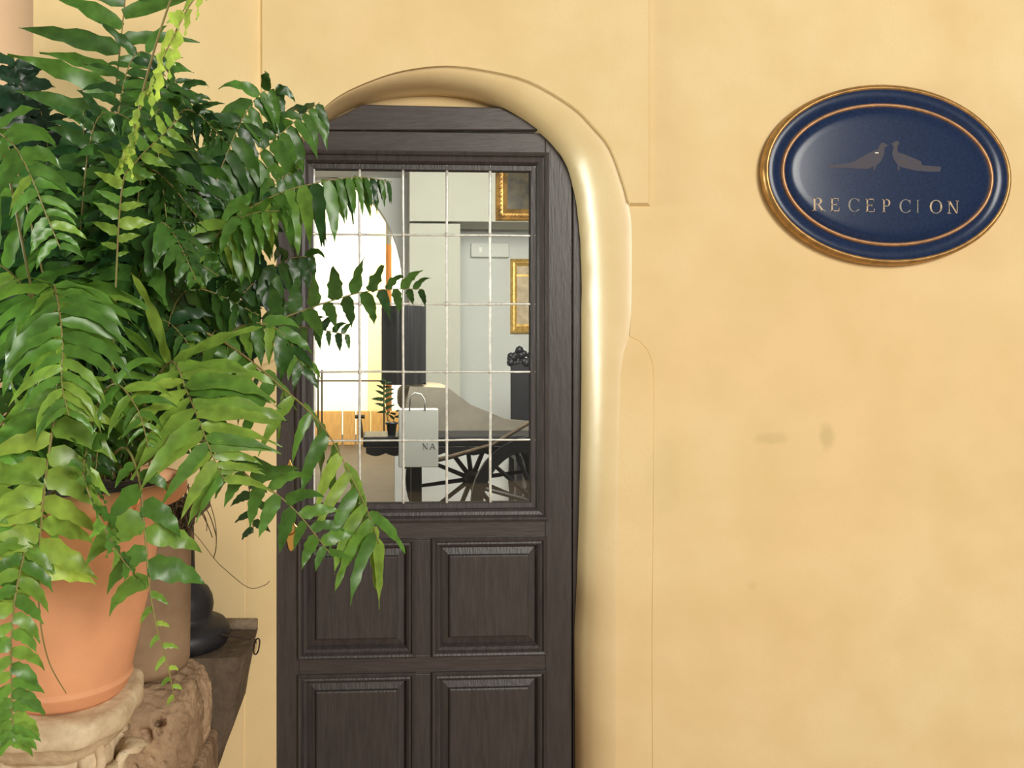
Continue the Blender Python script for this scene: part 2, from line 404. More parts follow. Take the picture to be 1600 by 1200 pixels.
# glazing moulding
s = MB(); s.ring(dx(462), dx(857), dz(815), dz(237),
    [(0, Y0), (0, Y0-.010), (.006, Y0-.013), (.011, Y0-.010), (.014, Y0-.004), (.019, Y0-.006), (.028, Y0-.003), (.034, Y0+.006), (.036, Y0+.013), (.050, Y0+.014), (.055, Y0+.024)])
s.build('glazing_moulding', M['wood'], door)
for x0, x1 in ((467, 647), (676, 852)):
    for p0, p1 in ((843, 1024), (1052, 1246)):
        s = MB(); s.ring(dx(x0)-.004, dx(x1)+.004, dz(p1)-.004, dz(p0)+.004,
            [(0, Y0), (.0, Y0-.006), (.004, Y0-.010), (.010, Y0-.008), (.014, Y0-.001), (.019, Y0-.003), (.026, Y0+.002), (.031, Y0+.012), (.033, Y0+.018)])
        s.build('panel_moulding', M['wood'], door)
        s = MB(); s.ring(dx(x0)+.026, dx(x1)-.026, dz(p1)+.026, dz(p0)-.026,
            [(0, Y0+.030), (0, Y0+.018), (.022, Y0+.012), (.024, Y0+.004), (.028, Y0+.002)], cap=True)
        s.build('panel', M['wood'], door)
# leaded window: 5 x 5 panes
vx = [490.5, 562, 630, 698, 766, 835.5]; hy = [259, 367, 475, 581, 688, 795.5]
YG = DY+.02
def gx(px): return P(px, 540, YG).x
def gz(py): return P(660, py, YG).z
for i in range(5):
    for j in range(5):
        x0, x1, z1, z0 = gx(vx[i]), gx(vx[i+1]), gz(hy[j]), gz(hy[j+1])
        s = MB(); s.box(x0+.001, x1-.001, YG-.0015, YG+.0015, z0+.001, z1-.001)
        c = Vector(((x0+x1)/2, YG, (z0+z1)/2))
        R = Matrix.Rotation(math.radians(random.uniform(-.45,.45)), 3, 'X') @ Matrix.Rotation(math.radians(random.uniform(-.45,.45)), 3, 'Z')
        s.v = [tuple(c + R @ (Vector(p)-c)) for p in s.v]
        s.build('pane', M['glass'], door)
def came(a, b, wd, vertical, k):
    s = MB(); n = 26; pts = []; rad = []
    for i in range(n+1):
        t = i/n; p = a.lerp(b, t); q = noise.noise(Vector((k*7.3, t*5, .2)))*.0016
        p = p + (Vector((q,0,0)) if vertical else Vector((0,0,q))); pts.append(p); rad.append(wd*(1+.15*noise.noise(Vector((k, t*20, 5)))))
    s.tube(pts, rad, 6)
    if vertical:
        for h in hy:
            p = Vector((a.x, YG-.001, gz(h)))
            s.lathe((p.x, p.y), [(.0005,p.z-.008),(.0048,p.z-.006),(.0062,p.z),(.0048,p.z+.006),(.0005,p.z+.008)], 8)
    return s.build('lead_came', M['lead'], door, smooth=True)
for k, x in enumerate(vx):
    came(Vector((gx(x), YG, gz(795.5))), Vector((gx(x), YG, gz(259))), .0044, True, k)
for k, h in enumerate(hy):
    came(Vector((gx(490.5), YG, gz(h))), Vector((gx(835.5), YG, gz(h))), .0032, False, k+20)
# keyhole plate and brass handle
def plate(px, py, pts, name, y0, y1, m, parent, bev=.001):
    s = MB(); s.prism([(P(px+a, py+b, DY).x, P(px+a, py+b, DY).z) for a, b in pts], y0, y1); return s.build(name, m, parent, bevel=bev)
esc = plate(453, 733, [(0,-16),(-4,-6),(-8,0),(-4,6),(0,16),(4,6),(8,0),(4,-6)][::1], 'keyhole_plate', DY-.004, DY, M['brass'], door)
plate(453, 733, [(0,-7),(-3,-3),(-2,2),(-3,8),(3,8),(2,2),(3,-3)], 'keyhole', DY-.0047, DY-.0035, M['black'], esc, 0)
lob = []
for i in range(40):
    a = 2*PI*i/40; r = 1+.22*math.cos(4*a)
    lob.append((14*r*math.sin(a)*.85, -30*r*math.cos(a)*.8))
bp_ = plate(455, 832, lob, 'handle_plate', DY-.006, DY, M['brass'], door, .002)
s = MB(); c = P(455, 822, DY); prof = [(.001,-.055),(.010,-.054),(.017,-.047),(.019,-.040),(.015,-.032),(.008,-.026),(.007,-.006),(.013,-.004)]
n = 24; vs = []; fs = []
for r, yy in prof:
    for i in range(n): a = 2*PI*i/n; vs.append((c.x+r*math.cos(a), DY+yy, c.z+r*math.sin(a)))
for k in range(len(prof)-1):
    for i in range(n): fs.append((k*n+i, k*n+(i+1)%n, k*n+n+(i+1)%n, k*n+n+i))
s.add(vs, fs); s.build('knob', M['brass'], bp_, smooth=True)

# ------------------------------------------------------------------ oval sign
def ellipse_sheet(c, prof, n=96, cap=True, rot=0.0):
    """prof: [(a, b, y)] semi axes and depth; concentric elliptical rings"""
    s = MB(); vs = []; fs = []; cr, sr = math.cos(rot), math.sin(rot)
    for a, b, y in prof:
        for i in range(n):
            q = 2*PI*i/n; x, z = a*math.cos(q), b*math.sin(q)
            vs.append((c.x+x*cr-z*sr, y, c.z+x*sr+z*cr))
    for k in range(len(prof)-1):
        for i in range(n): j = (i+1) % n; fs.append((k*n+i, k*n+j, k*n+n+j, k*n+n+i))
    if cap: k = (len(prof)-1)*n; fs.append(tuple(k+i for i in range(n)))
    s.add(vs, fs); return s
sc_ = P(1379.5, 276, 0); u = S(0)
A, B = 204*u, 143*u
ROT = math.radians(-2.6)
sign = thing('oval_sign', (sc_.x, 0, sc_.z-B), 'oval dark blue reception sign with gilt rim on the yellow wall', 'sign')
def ring_prof(k, pts): return [(A-d, B-d, y) for d, y in pts]
ellipse_sheet(sc_, ring_prof(0, [(.004,-.001),(.003,-.024),(.012,-.030),(.030,-.028),(.048,-.026),(.052,-.022),(.060,-.022),(.067,-.0275),(.076,-.0315),(.088,-.0333),(.105,-.0339),(.20,-.0340)]), rot=ROT).build('board', M['blue'], sign, smooth=True)
ellipse_sheet(sc_, ring_prof(0, [(0,-.001),(-.003,-.012),(-.001,-.025),(.006,-.033),(.012,-.033),(.016,-.027)]), cap=False, rot=ROT).build('outer_rim', M['gilt'], sign, smooth=True)
ellipse_sheet(sc_, ring_prof(0, [(.052,-.022),(.054,-.0275),(.058,-.0295),(.062,-.0275),(.064,-.022)]), cap=False, rot=ROT).build('inner_ring', M['copper'], sign, smooth=True)

# serif capitals, unit height, origin bottom-left of a unit-wide cell
def rect(x0,y0,x1,y1): return [(x0,y0),(x1,y0),(x1,y1),(x0,y1)]
def arc_band(cx, cy, rx, ry, a0, a1, w0, w1, n=22):
    """band along an ellipse arc, width varies between w0 (thin, at top) and w1 (thick, at the sides)"""
    q = []
    for i in range(n):
        p0 = math.radians(a0+(a1-a0)*i/n); p1 = math.radians(a0+(a1-a0)*(i+1)/n)
        def pt(p, k): wv = w0+(w1-w0)*abs(math.cos(p)); return (cx+(rx-k*wv)*math.cos(p), cy+(ry-k*w0*.9)*math.sin(p))
        q.append([pt(p0,0), pt(p1,0), pt(p1,1), pt(p0,1)])
    return q
def stem(x, w=.11): return [rect(x,0,x+w,1), rect(x-.07,0,x+w+.07,.045), rect(x-.07,.955,x+w+.07,1)]
GL = {
 'R': stem(.1)+arc_band(.36,.745,.30,.255,-90,90,.05,.13)+[rect(.2,.95,.38,1), rect(.2,.49,.38,.54), [(.34,.52),(.46,.52),(.80,.0),(.66,.0)], rect(.62,0,.88,.04)],
 'E': stem(.1)+[rect(.1,.95,.68,1),rect(.1,.48,.54,.53),rect(.1,0,.72,.05),[(.66,.95),(.70,.95),(.70,.76),(.68,.76)],[(.68,.05),(.74,.05),(.76,.25),(.73,.25)],rect(.53,.40,.56,.61)],
 'C': arc_band(.52,.5,.46,.52,42,318,.045,.13)+[rect(.84,.68,.88,.98), rect(.85,.05,.88,.26)],
 'P': stem(.1)+arc_band(.36,.725,.32,.275,-90,90,.05,.13)+[rect(.2,.95,.38,1), rect(.2,.45,.38,.50)],
 'I': stem(.3,.12),
 'O': arc_band(.5,.5,.47,.52,0,360,.045,.13,36),
 'N': [rect(.12,0,.17,1), rect(.02,0,.28,.045), rect(.72,0,.77,1), rect(.62,.955,.88,1), [(.02,1),(.20,1),(.77,.0),(.70,.0)], rect(.02,.955,.2,1)],
}
word = 'RECEPCION'
lx = [1269,1297,1324,1352,1378,1404,1429,1452,1480]; lw = [24,20,22,20,20,22,14,22,22]
faint = {2,5,6}
for k, ch in enumerate(word):
    s = MB(); x0 = P(lx[k], 331, -.034); h = 21*S(-.036); wd = lw[k]*S(-.036); zb = P(1380, 331.5+(lx[k]-1380)*.012, -.036).z
    prof_y = -.0375-.0012
    for poly in GL[ch]:
        pts = [(x0.x+a*wd, zb+b*h) for a, b in poly]
        ar = sum(pts[i][0]*pts[(i+1)%len(pts)][1]-pts[(i+1)%len(pts)][0]*pts[i][1] for i in range(len(pts)))
        if ar < 0: pts = pts[::-1]
        # letters lie on the dome of the board
        dd = min(1, abs((x0.x-sc_.x)/(A-.19))) if A > .19 else 0
        s.prism(pts, -.0350, -.030)
    s.build('letter', M['letter2'] if k in faint else M['letter'], sign)
# worn emblem: two birds face to face
def bird(pts, name='bird_emblem'):
    s = MB(); q = [(P(1280+x/7.27, 200+y/7.27, -.038).x, P(1280+x/7.27, 200+y/7.27, -.038).z) for x, y in pts]
    ar = sum(q[i][0]*q[(i+1)%len(q)][1]-q[(i+1)%len(q)][0]*q[i][1] for i in range(len(q)))
    s.prism(q if ar > 0 else q[::-1], -.0345, -.030)
    o = s.build(name, M['bird'], sign, fix=True)
    m = o.modifiers.new('tri', 'TRIANGULATE'); return o
bird([(115,415),(330,400),(420,370),(520,310),(610,262),(672,240),(690,200),(712,168),(745,162),(768,182),(800,196),(770,204),(752,222),(745,290),(715,370),(660,420),(640,475),(622,475),(628,432),(560,462),(420,458),(320,448),(120,452)])
bird([(1395,438),(1385,492),(1250,494),(1080,478),(940,440),(918,425),(920,482),(902,482),(898,415),(850,345),(836,280),(850,222),(846,190),(815,180),(848,166),(868,145),(900,142),(918,166),(898,210),(900,270),(990,300),(1160,372),(1180,420)])
s = MB(); p = P(1371, 238.5, -.038); s.box(p.x-.005, p.x+.005, -.0352, -.032, p.z-.0013, p.z+.0013); s.build('white_mark', M['white_mark'], sign)  # small off-white dash on the sign board

# ------------------------------------------------------------------ hall seen through the glass
FZ = .12
def IB(name, x0, x1, p0, p1, y, th, m, label, cat='wall'):
    a = P(x0, p0, y); b = P(x1, p1, y); s = MB(); s.box(a.x, b.x, y, y+th, b.z, a.z)
    return tag(s.build(name, m), label, cat, kind='structure')
s = MB(); s.box(-3.2, 3.2, .45, 12, FZ-.1, FZ); tag(s.build('floor_hall', M['hallfloor']), 'worn brown tiled floor of the hall behind the glass', 'floor', kind='structure')
s = MB(); s.box(-3.2, 3.2, .45, 6.1, 3.2, 3.3); tag(s.build('ceiling', M['hallwhite']), 'white ceiling of the hall behind the door', 'ceiling', kind='structure')
s = MB(); s.box(3.1, 3.2, .45, 6.1, FZ, 3.2); tag(s.build('wall_right', M['hallwhite']), 'white side wall of the hall', 'wall', kind='structure')
s = MB(); s.box(-3.2, -3.1, .45, 6.1, FZ, 3.2); tag(s.build('wall_hall', M['hallwhite']), 'white hall wall beside the far arch', 'wall', kind='structure')
YB = 6.1
# far wall with an arch to the sunlit courtyard
def far_wall():
    c = P(500, 445, YB); rx = (628-500)*S(YB); rz = (445-274)*S(YB)
    arch = [(c.x+rx*math.cos(a), c.z+rz*math.sin(a)) for a in [PI*i/24 for i in range(25)]]
    hole = [(c.x+rx, FZ)] + arch + [(c.x-rx, FZ)]
    k = 13
    s = MB(); zt = 3.2
    R = [(hole[k][0], zt)] + hole[k::-1] + [(3.1, FZ), (3.1, zt)]
    L = [(-3.1, zt), (-3.1, FZ)] + hole[:k-1:-1] + [(hole[k][0], zt)]
    for poly in (R, L):
        n = len(poly)
        s.add([(x,YB,z) for x,z in poly], [tuple(range(n))]); s.add([(x,YB+.25,z) for x,z in poly], [tuple(range(n))])
    n = len(hole); s.add([(x,YB,z) for x,z in hole]+[(x,YB+.25,z) for x,z in hole], [(i,i+1,n+i+1,n+i) for i in range(n-1)])
    o = s.build('wall_back', M['hallwhite'], fix=False)
    bm = bmesh.new(); bm.from_mesh(o.data); bmesh.ops.triangulate(bm, faces=[f for f in bm.faces if len(f.verts) > 4]); bm.to_mesh(o.data); bm.free()
    tag(o, 'white far hall wall with an arch to the sunlit courtyard', 'wall', kind='structure')
far_wall()
s = MB(); s.box(-4.2, 1.2, 10.6, 10.75, 0, 5); tag(s.build('wall_courtyard', M['sunwall']), 'dazzling white courtyard wall beyond the far arch', 'wall', kind='structure')
a = P(575, 300, 9.6); b = P(603, 300, 9.6); s = MB(); s.box(a.x, b.x, 9.6, 10.6, 0, 4.2); tag(s.build('wall_pier', M['ochre']), 'sunlit ochre pier inside the far arch', 'pier', kind='structure')
a = P(603, 300, 9.8); b = P(612, 300, 9.8); s = MB(); s.box(a.x, b.x, 9.9, 10.6, 0, P(600,382,9.9).z); tag(s.build('trim_3', M['orange']), 'narrow orange recess beside the ochre pier', 'recess', kind='structure')
a = P(612, 300, 9.7); b = P(660, 300, 9.7); s = MB(); s.box(a.x, b.x, 9.7, 10.6, 0, 4.2); tag(s.build('wall_cream', M['sunwall']), 'pale plaster strip at the right edge of the far arch', 'wall', kind='structure')
# wooden dado in the courtyard: separate boards
dado = thing('wall_panelling', P(545, 742, 9.2), 'honey coloured wooden panelling low in the sunlit courtyard', 'panelling', kind='structure')
dado.location.z = FZ
xs = [440, 468, 503, 535, 556, 579, 606, 630]
for a_, b_ in zip(xs, xs[1:]):
    s = MB(); p = P(a_, 642, 9.2); q = P(b_, 735, 9.2); s.box(p.x+.01, q.x-.01, 9.2, 9.25, FZ, p.z); s.build('panel', M['honey'], dado, bevel=.01)
rail = thing('iron_railing', P(545, 640, 8.6), 'thin rusty iron rail in front of the bright courtyard', 'railing')
rail.location.z = FZ
s = MB(); s.tube([P(470,595,8.6), P(600,595,8.6)], .012); s.build('top_bar', M['iron'], rail)
s = MB(); s.tube([P(470,581,8.6), P(600,581,8.6)], .009); s.build('upper_bar', M['iron'], rail)
for x in (497, 503, 600):
    s = MB(); p = P(x, 578, 8.6); s.tube([p, (p.x, p.y, FZ)], .012); s.build('post', M['iron'], rail)
# beam and pier in front of the far wall, white plinth behind the carriage
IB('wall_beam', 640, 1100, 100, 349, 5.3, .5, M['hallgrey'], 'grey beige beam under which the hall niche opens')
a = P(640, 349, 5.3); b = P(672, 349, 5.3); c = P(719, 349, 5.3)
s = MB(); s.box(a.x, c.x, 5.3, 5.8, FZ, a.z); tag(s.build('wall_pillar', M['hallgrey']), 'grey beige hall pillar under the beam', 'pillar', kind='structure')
IB('wall_plinth', 617, 1000, 703, 800, 4.95, .3, M['hallwhite'], 'low white plinth behind the carriage wheels')

def picture(name, x0, x1, p0, p1, y, fw, cm, label, carved, group):
    a = P(x0, p0, y); b = P(x1, p1, y)
    t = thing(name, ((a.x+b.x)/2, y, b.z), label, 'picture', group)
    s = MB(); s.ring(a.x, b.x, b.z, a.z, [(0,y),(0,y-.03),(.012,y-.04),(fw*.4,y-.030),(fw*.6,y-.034),(fw,y-.012),(fw,y-.006)])
    if carved:
        n1 = 22; n2 = 16
        for i in range(n1):
            for xx in (a.x+fw*.35, b.x-fw*.35, ):
                z = b.z+(a.z-b.z)*(i+.5)/n1; s.lathe((xx, y-.036), [(.001,z-.012),(.016,z-.006),(.018,z),(.014,z+.006),(.001,z+.012)], 6)
        for i in range(n2):
            for zz in (a.z-fw*.35, b.z+fw*.35):
                x = a.x+(b.x-a.x)*(i+.5)/n2; s.lathe((x, y-.036), [(.001,zz-.014),(.016,zz-.006),(.018,zz),(.014,zz+.006),(.001,zz+.014)], 6)
    s.build('picture_frame', M['oldgilt'] if carved else M['gold'], t)
    s = MB(); s.box(a.x+fw*.8, b.x-fw*.8, y-.010, y-.004, b.z+fw*.8, a.z-fw*.8); s.build('canvas', cm, t)
    return t
picture('framed_painting', 774, 862, 196, 346, 5.3, .11, M['canvas'], 'dark old painting in a carved gilt frame high behind the glass', True, None)
t = picture('framed_print', 797, 862, 405, 521, 6.1, .07, M['canvas2'], 'gilt framed pale print on the white niche wall', False, None)
s = MB()
for z in (430, 508):
    p = P(803, z, 6.05); q = P(850, z, 6.05); s.box(p.x+.03, q.x, 6.082, 6.088, p.z-.012, p.z+.012)
s.build('mount_line', M['gold'], t)
# emergency lamp box
p = P(735, 380, 6.1); q = P(794, 403, 6.1)
em = thing('wall_lamp_box', ((p.x+q.x)/2, 6.1, q.z), 'small white oblong lamp box on the niche wall', 'lamp box')
s = MB(); s.box(p.x, q.x, 6.03, 6.1, q.z, p.z); s.build('housing', M['paper'], em, bevel=.012)
s = MB(); s.box(p.x+.08, p.x+.11, 6.022, 6.03, q.z+.05, p.z-.05); s.build('indicator', M['white_mark'], em)
# carved dark chair
def chair():
    y = 4.75
    b = P(815, 690, y); x0 = P(796,600,y).x; x1 = P(852,600,y).x; wd = x1-x0
    t = thing('carved_chair', ((x0+x1)/2, y, FZ), 'tall dark carved wooden chair at the edge of the window', 'chair')
    top = P(815,560,y).z; st = P(815,700,y).z
    s = MB(); s.box(x0+.015, x1-.015, y, y+.05, st, top-.02); s.build('backrest', M['black'], t, bevel=.01)
    s = MB(); rnd = random.Random(4)
    for i in range(60):
        x = x0+wd*rnd.random(); hgt = .10*(.4+.6*abs(math.sin((x-x0)/wd*PI*2)))
        z = top-.05+hgt*1.3*rnd.random(); r = .02+.02*rnd.random()
        s.lathe((x, y+.02), [(.001,z-r),(r*.8,z-r*.6),(r,z),(r*.8,z+r*.6),(.001,z+r)], 8)
    s.build('carved_crest', M['black'], t, smooth=True)
    s = MB(); s.box(x0-.01, x1+.01, y-.42, y+.02, st-.06, st); s.build('seat', M['black'], t, bevel=.01)
    for xx in (x0+.02, x1-.02):
        for yy in (y-.40, y+.02):
            s = MB(); s.lathe((xx, yy), [(.018,FZ),(.024,FZ+.05),(.018,FZ+.1),(.028,FZ+.2),(.022,st-.06)], 10); s.build('leg', M['black'], t)
chair()
# carriage
YC = 3.19
cg = thing('carriage', (P(735,745,YC).x, YC, FZ), 'black horse carriage with spoked wheels and beige cushion behind the glass', 'carriage')
def wheel(cx, cy, rp, y, nsp, ph):
    c = P(cx, cy, y); r = rp*S(y)
    c.z = max(c.z, FZ+r+.001)
    s = MB()
    n = 48; rings = [(r,-.022),(r,.022),(r-.075,.022),(r-.075,-.022)]; vs = []; fs = []
    for rr, yy in rings:
        for i in range(n): a = 2*PI*i/n; vs.append((c.x+rr*math.cos(a), c.y+yy, c.z+rr*math.sin(a)))
    for k in range(4):
        for i in range(n): fs.append((k*n+i, k*n+(i+1)%n, ((k+1)%4)*n+(i+1)%n, ((k+1)%4)*n+i))
    s.add(vs, fs); wobj = s.build('wheel', M['darkiron'], cg)
    s = MB(); n = 16; prof = [(.001,-.10),(.03,-.10),(.038,-.07),(.055,-.04),(.06,.03),(.04,.06),(.001,.07)]; vs = []; fs = []
    for rr, yy in prof:
        for i in range(n): a = 2*PI*i/n; vs.append((c.x+rr*math.cos(a), c.y+yy, c.z+rr*math.sin(a)))
    for k in range(len(prof)-1):
        for i in range(n): fs.append((k*n+i, k*n+(i+1)%n, k*n+n+(i+1)%n, k*n+n+i))
    s.add(vs, fs); s.build('hub', M['darkiron'], wobj, smooth=True)
    for i in range(nsp):
        a = 2*PI*(i+ph)/nsp; s = MB()
        s.tube([(c.x+.05*math.cos(a), c.y, c.z+.05*math.sin(a)), (c.x+(r-.04)*math.cos(a), c.y, c.z+(r-.04)*math.sin(a))], [.017,.012], 6)
        s.build('spoke', M['darkiron'], wobj)
    return c
wheel(737, 748, 104, YC, 12, .25)
wheel(840, 786, 106, YC-.5, 14, .4)
p = P(567, 683, YC-.42); q = P(905, 697, YC-.42); s = MB(); s.box(p.x, q.x, YC-.42, YC-.06, q.z, p.z); s.build('platform', M['darkiron'], cg, bevel=.01)
s = MB(); n = 44
xa, xb = P(572,697,YC-.42).x, q.x
pts = [(xa, q.z)]
for i in range(n+1):
    t_ = i/n; pts.append((xa+(xb-xa)*t_, q.z-.035-.018*abs(math.sin(t_*n*.5*PI/2))))
pts.append((xb, q.z)); s.prism(pts, YC-.43, YC-.415); s.build('fringe', M['leather'], cg)
s = MB(); p = P(566, 684, YC); s.tube([p, P(562,655,YC)], .012); s.tube([P(555,651,YC), P(570,651,YC)], .014); s.build('step_handle', M['iron'], cg)
# channelled leather seat back and cushion
x0, x1 = P(596,500,YC).x, P(667,500,YC).x; zt, zb = P(630,477,YC).z, P(630,602,YC).z
s = MB(); nx = 40; ny = 14; vs = []; fs = []
for j in range(ny+1):
    v = j/ny
    for i in range(nx+1):
        u_ = i/nx; cyl = math.sin(u_*PI); ch = .012*abs(math.sin(u_*PI*5))
        edge = min(1, min(u_, 1-u_)*9, )
        z = zt+(zb-zt)*v + .02*(1-edge)*(1 if v < .5 else -1)*(-1)
        vs.append((x0+(x1-x0)*u_, YC+.12-.10*cyl-ch, z))
for j in range(ny):
    for i in range(nx): k = j*(nx+1)+i; fs.append((k,k+1,k+nx+2,k+nx+1))
s.add(vs, fs); s.add([(x0,YC+.12,zb),(x1,YC+.12,zb),(x1,YC+.12,zt),(x0,YC+.12,zt)], [(0,1,2,3)])
s.build('seat_back', M['leather'], cg, smooth=True)
s = MB(); c = P(662, 620, YC+.3); rx = 44*S(YC)
prof = []
vs = []; fs = []; nu, nv = 28, 12
for j in range(nv+1):
    b_ = -PI/2+PI*j/nv
    for i in range(nu):
        a_ = 2*PI*i/nu; f_ = lambda t: math.copysign(abs(t)**.6, t)
        vs.append((c.x+rx*f_(math.cos(a_))*f_(math.cos(b_)), c.y+.22*f_(math.sin(a_))*f_(math.cos(b_)), c.z+.10*f_(math.sin(b_)) + (.0 if True else 0)))
for j in range(nv):
    for i in range(nu): fs.append((j*nu+i, j*nu+(i+1)%nu, j*nu+nu+(i+1)%nu, j*nu+nu+i))
s.add(vs, fs); s.build('seat_cushion', M['linen'], cg, smooth=True)
s = MB(); pz = P(668,690,YC).z; s.box(c.x-rx*.85, c.x+rx*.85, c.y-.16, c.y+.2, pz, c.z-.06); s.build('seat_box', M['linen'], cg, bevel=.01)
s = MB(); s.tube([P(628,730,YC-.45), P(700,715,YC-.45), P(770,695,YC-.45), P(860,640,YC-.45)], [.016,.016,.014,.012]); s.build('shaft', M['hopper'], cg, smooth=True)
s = MB(); s.box(P(640,700,YC).x, P(656,700,YC).x, YC-.3, YC-.2, FZ+.12, P(640,690,YC).z); s.build('axle_post', M['darkiron'], cg, bevel=.01)
s = MB(); s.prism([(P(a_,b_,YC-.04).x, P(a_,b_,YC-.04).z) for a_, b_ in [(622,692),(900,692),(900,664),(790,655),(735,632),(700,606),(640,604)]], YC-.05, YC-.02); s.build('side_panel', M['bodygrey'], cg)
# paper bag on the platform
YBG = YC-.532
p = P(623, 640, YBG); q = P(685, 730, YBG)
bag = thing('paper_bag', ((p.x+q.x)/2, YBG, q.z), 'white paper carrier bag with grey lettering in front of the carriage platform', 'bag')
s = MB(); s.box(p.x, q.x, YBG, YBG+.11, q.z, p.z); s.build('bag_body', M['paper'], bag, bevel=.003)
s = MB(); s.tube([P(640,640,YBG), P(641,620,YBG), P(648,614,YBG), P(658,616,YBG), P(663,624,YBG), P(664,640,YBG)], .005); s.build('bag_handle', M['paper'], bag, smooth=True)
s = MB(); s.tube([P(654,641,YBG+.10), P(654,655,YC-.36), (P(654,683,YC-.34).x, YC-.34, P(640,683,YC-.42).z)], .004); s.build('hanging_cord', M['paper'], bag)
for k, ch in enumerate('NA'):
    s = MB(); x0_ = P(660+11*k, 676, YBG).x; h = 9*S(YBG); wd = 10*S(YBG); zb_ = P(660,702,YBG).z
    GA = GL['N'] if ch == 'N' else [[(.02,0),(.12,0),(.48,1),(.42,1)], [(.78,0),(.94,0),(.54,1),(.42,1)], rect(.25,.3,.72,.36), rect(-.02,0,.2,.04), rect(.7,0,1,.04)]
    for poly in GA: s.prism([(x0_+a_*wd, zb_+b_*h) for a_, b_ in poly], YBG-.001, YBG+.002)
    s.build('letter', M['ink'], bag)

# ------------------------------------------------------------------ ferns
def catmull(pts, n):
    out = []; m = len(pts)
    for k in range(m-1):
        p0 = pts[max(k-1,0)]; p1 = pts[k]; p2 = pts[k+1]; p3 = pts[min(k+2,m-1)]
        for i in range(n):
            t = i/n; out.append(.5*((2*p1)+(p2-p0)*t+(2*p0-5*p1+4*p2-p3)*t*t+(3*p1-p0-3*p2+p3)*t**3))
    out.append(pts[-1]); return out
WP = [.45,.95,1.0,.96,.90,.80,.66,.46,.22,.03]
def leaflet(mb, base, d, nrm, L, W, droop, tint, rnd):
    """one pinna: folded, slightly waved blade that bends down along its length"""
    ns = len(WP); p = base.copy(); dirv = d.normalized(); o = len(mb.v); ph = rnd.random()*6; fold = rnd.uniform(.1,.35); wave = rnd.uniform(.06,.2)
    twist = rnd.uniform(-.9,.9)
    for k in range(ns):
        s_ = k/(ns-1)
        wd = dirv.cross(nrm)
        if wd.length < 1e-4: wd = dirv.cross(Vector((0.3,0.5,0.8)))
        wd.normalize(); nn = wd.cross(dirv).normalized()
        wd = (wd*math.cos(twist*s_)+nn*math.sin(twist*s_))
        hw = W*.5*WP[k]*(1+.13*math.sin(ph+k*2.6))
        wv = wave*W*math.sin(ph+k*1.7)
        mb.v.append(tuple(p - wd*hw + nn*(fold*hw+wv))); mb.v.append(tuple(p)); mb.v.append(tuple(p + wd*hw + nn*(fold*hw-wv*.8)))
        tt = min(1, max(0, tint + .10*math.sin(ph)))
        mb.t += [tt, tt*.93, tt]
        step = L/(ns-1); p = p + dirv*step
        dirv = (dirv + Vector((0,0,-1))*droop*(.15+.24*s_)).normalized()
    for k in range(ns-1):
        a = o+3*k; mb.f += [(a,a+1,a+4,a+3), (a+1,a+2,a+5,a+4)]

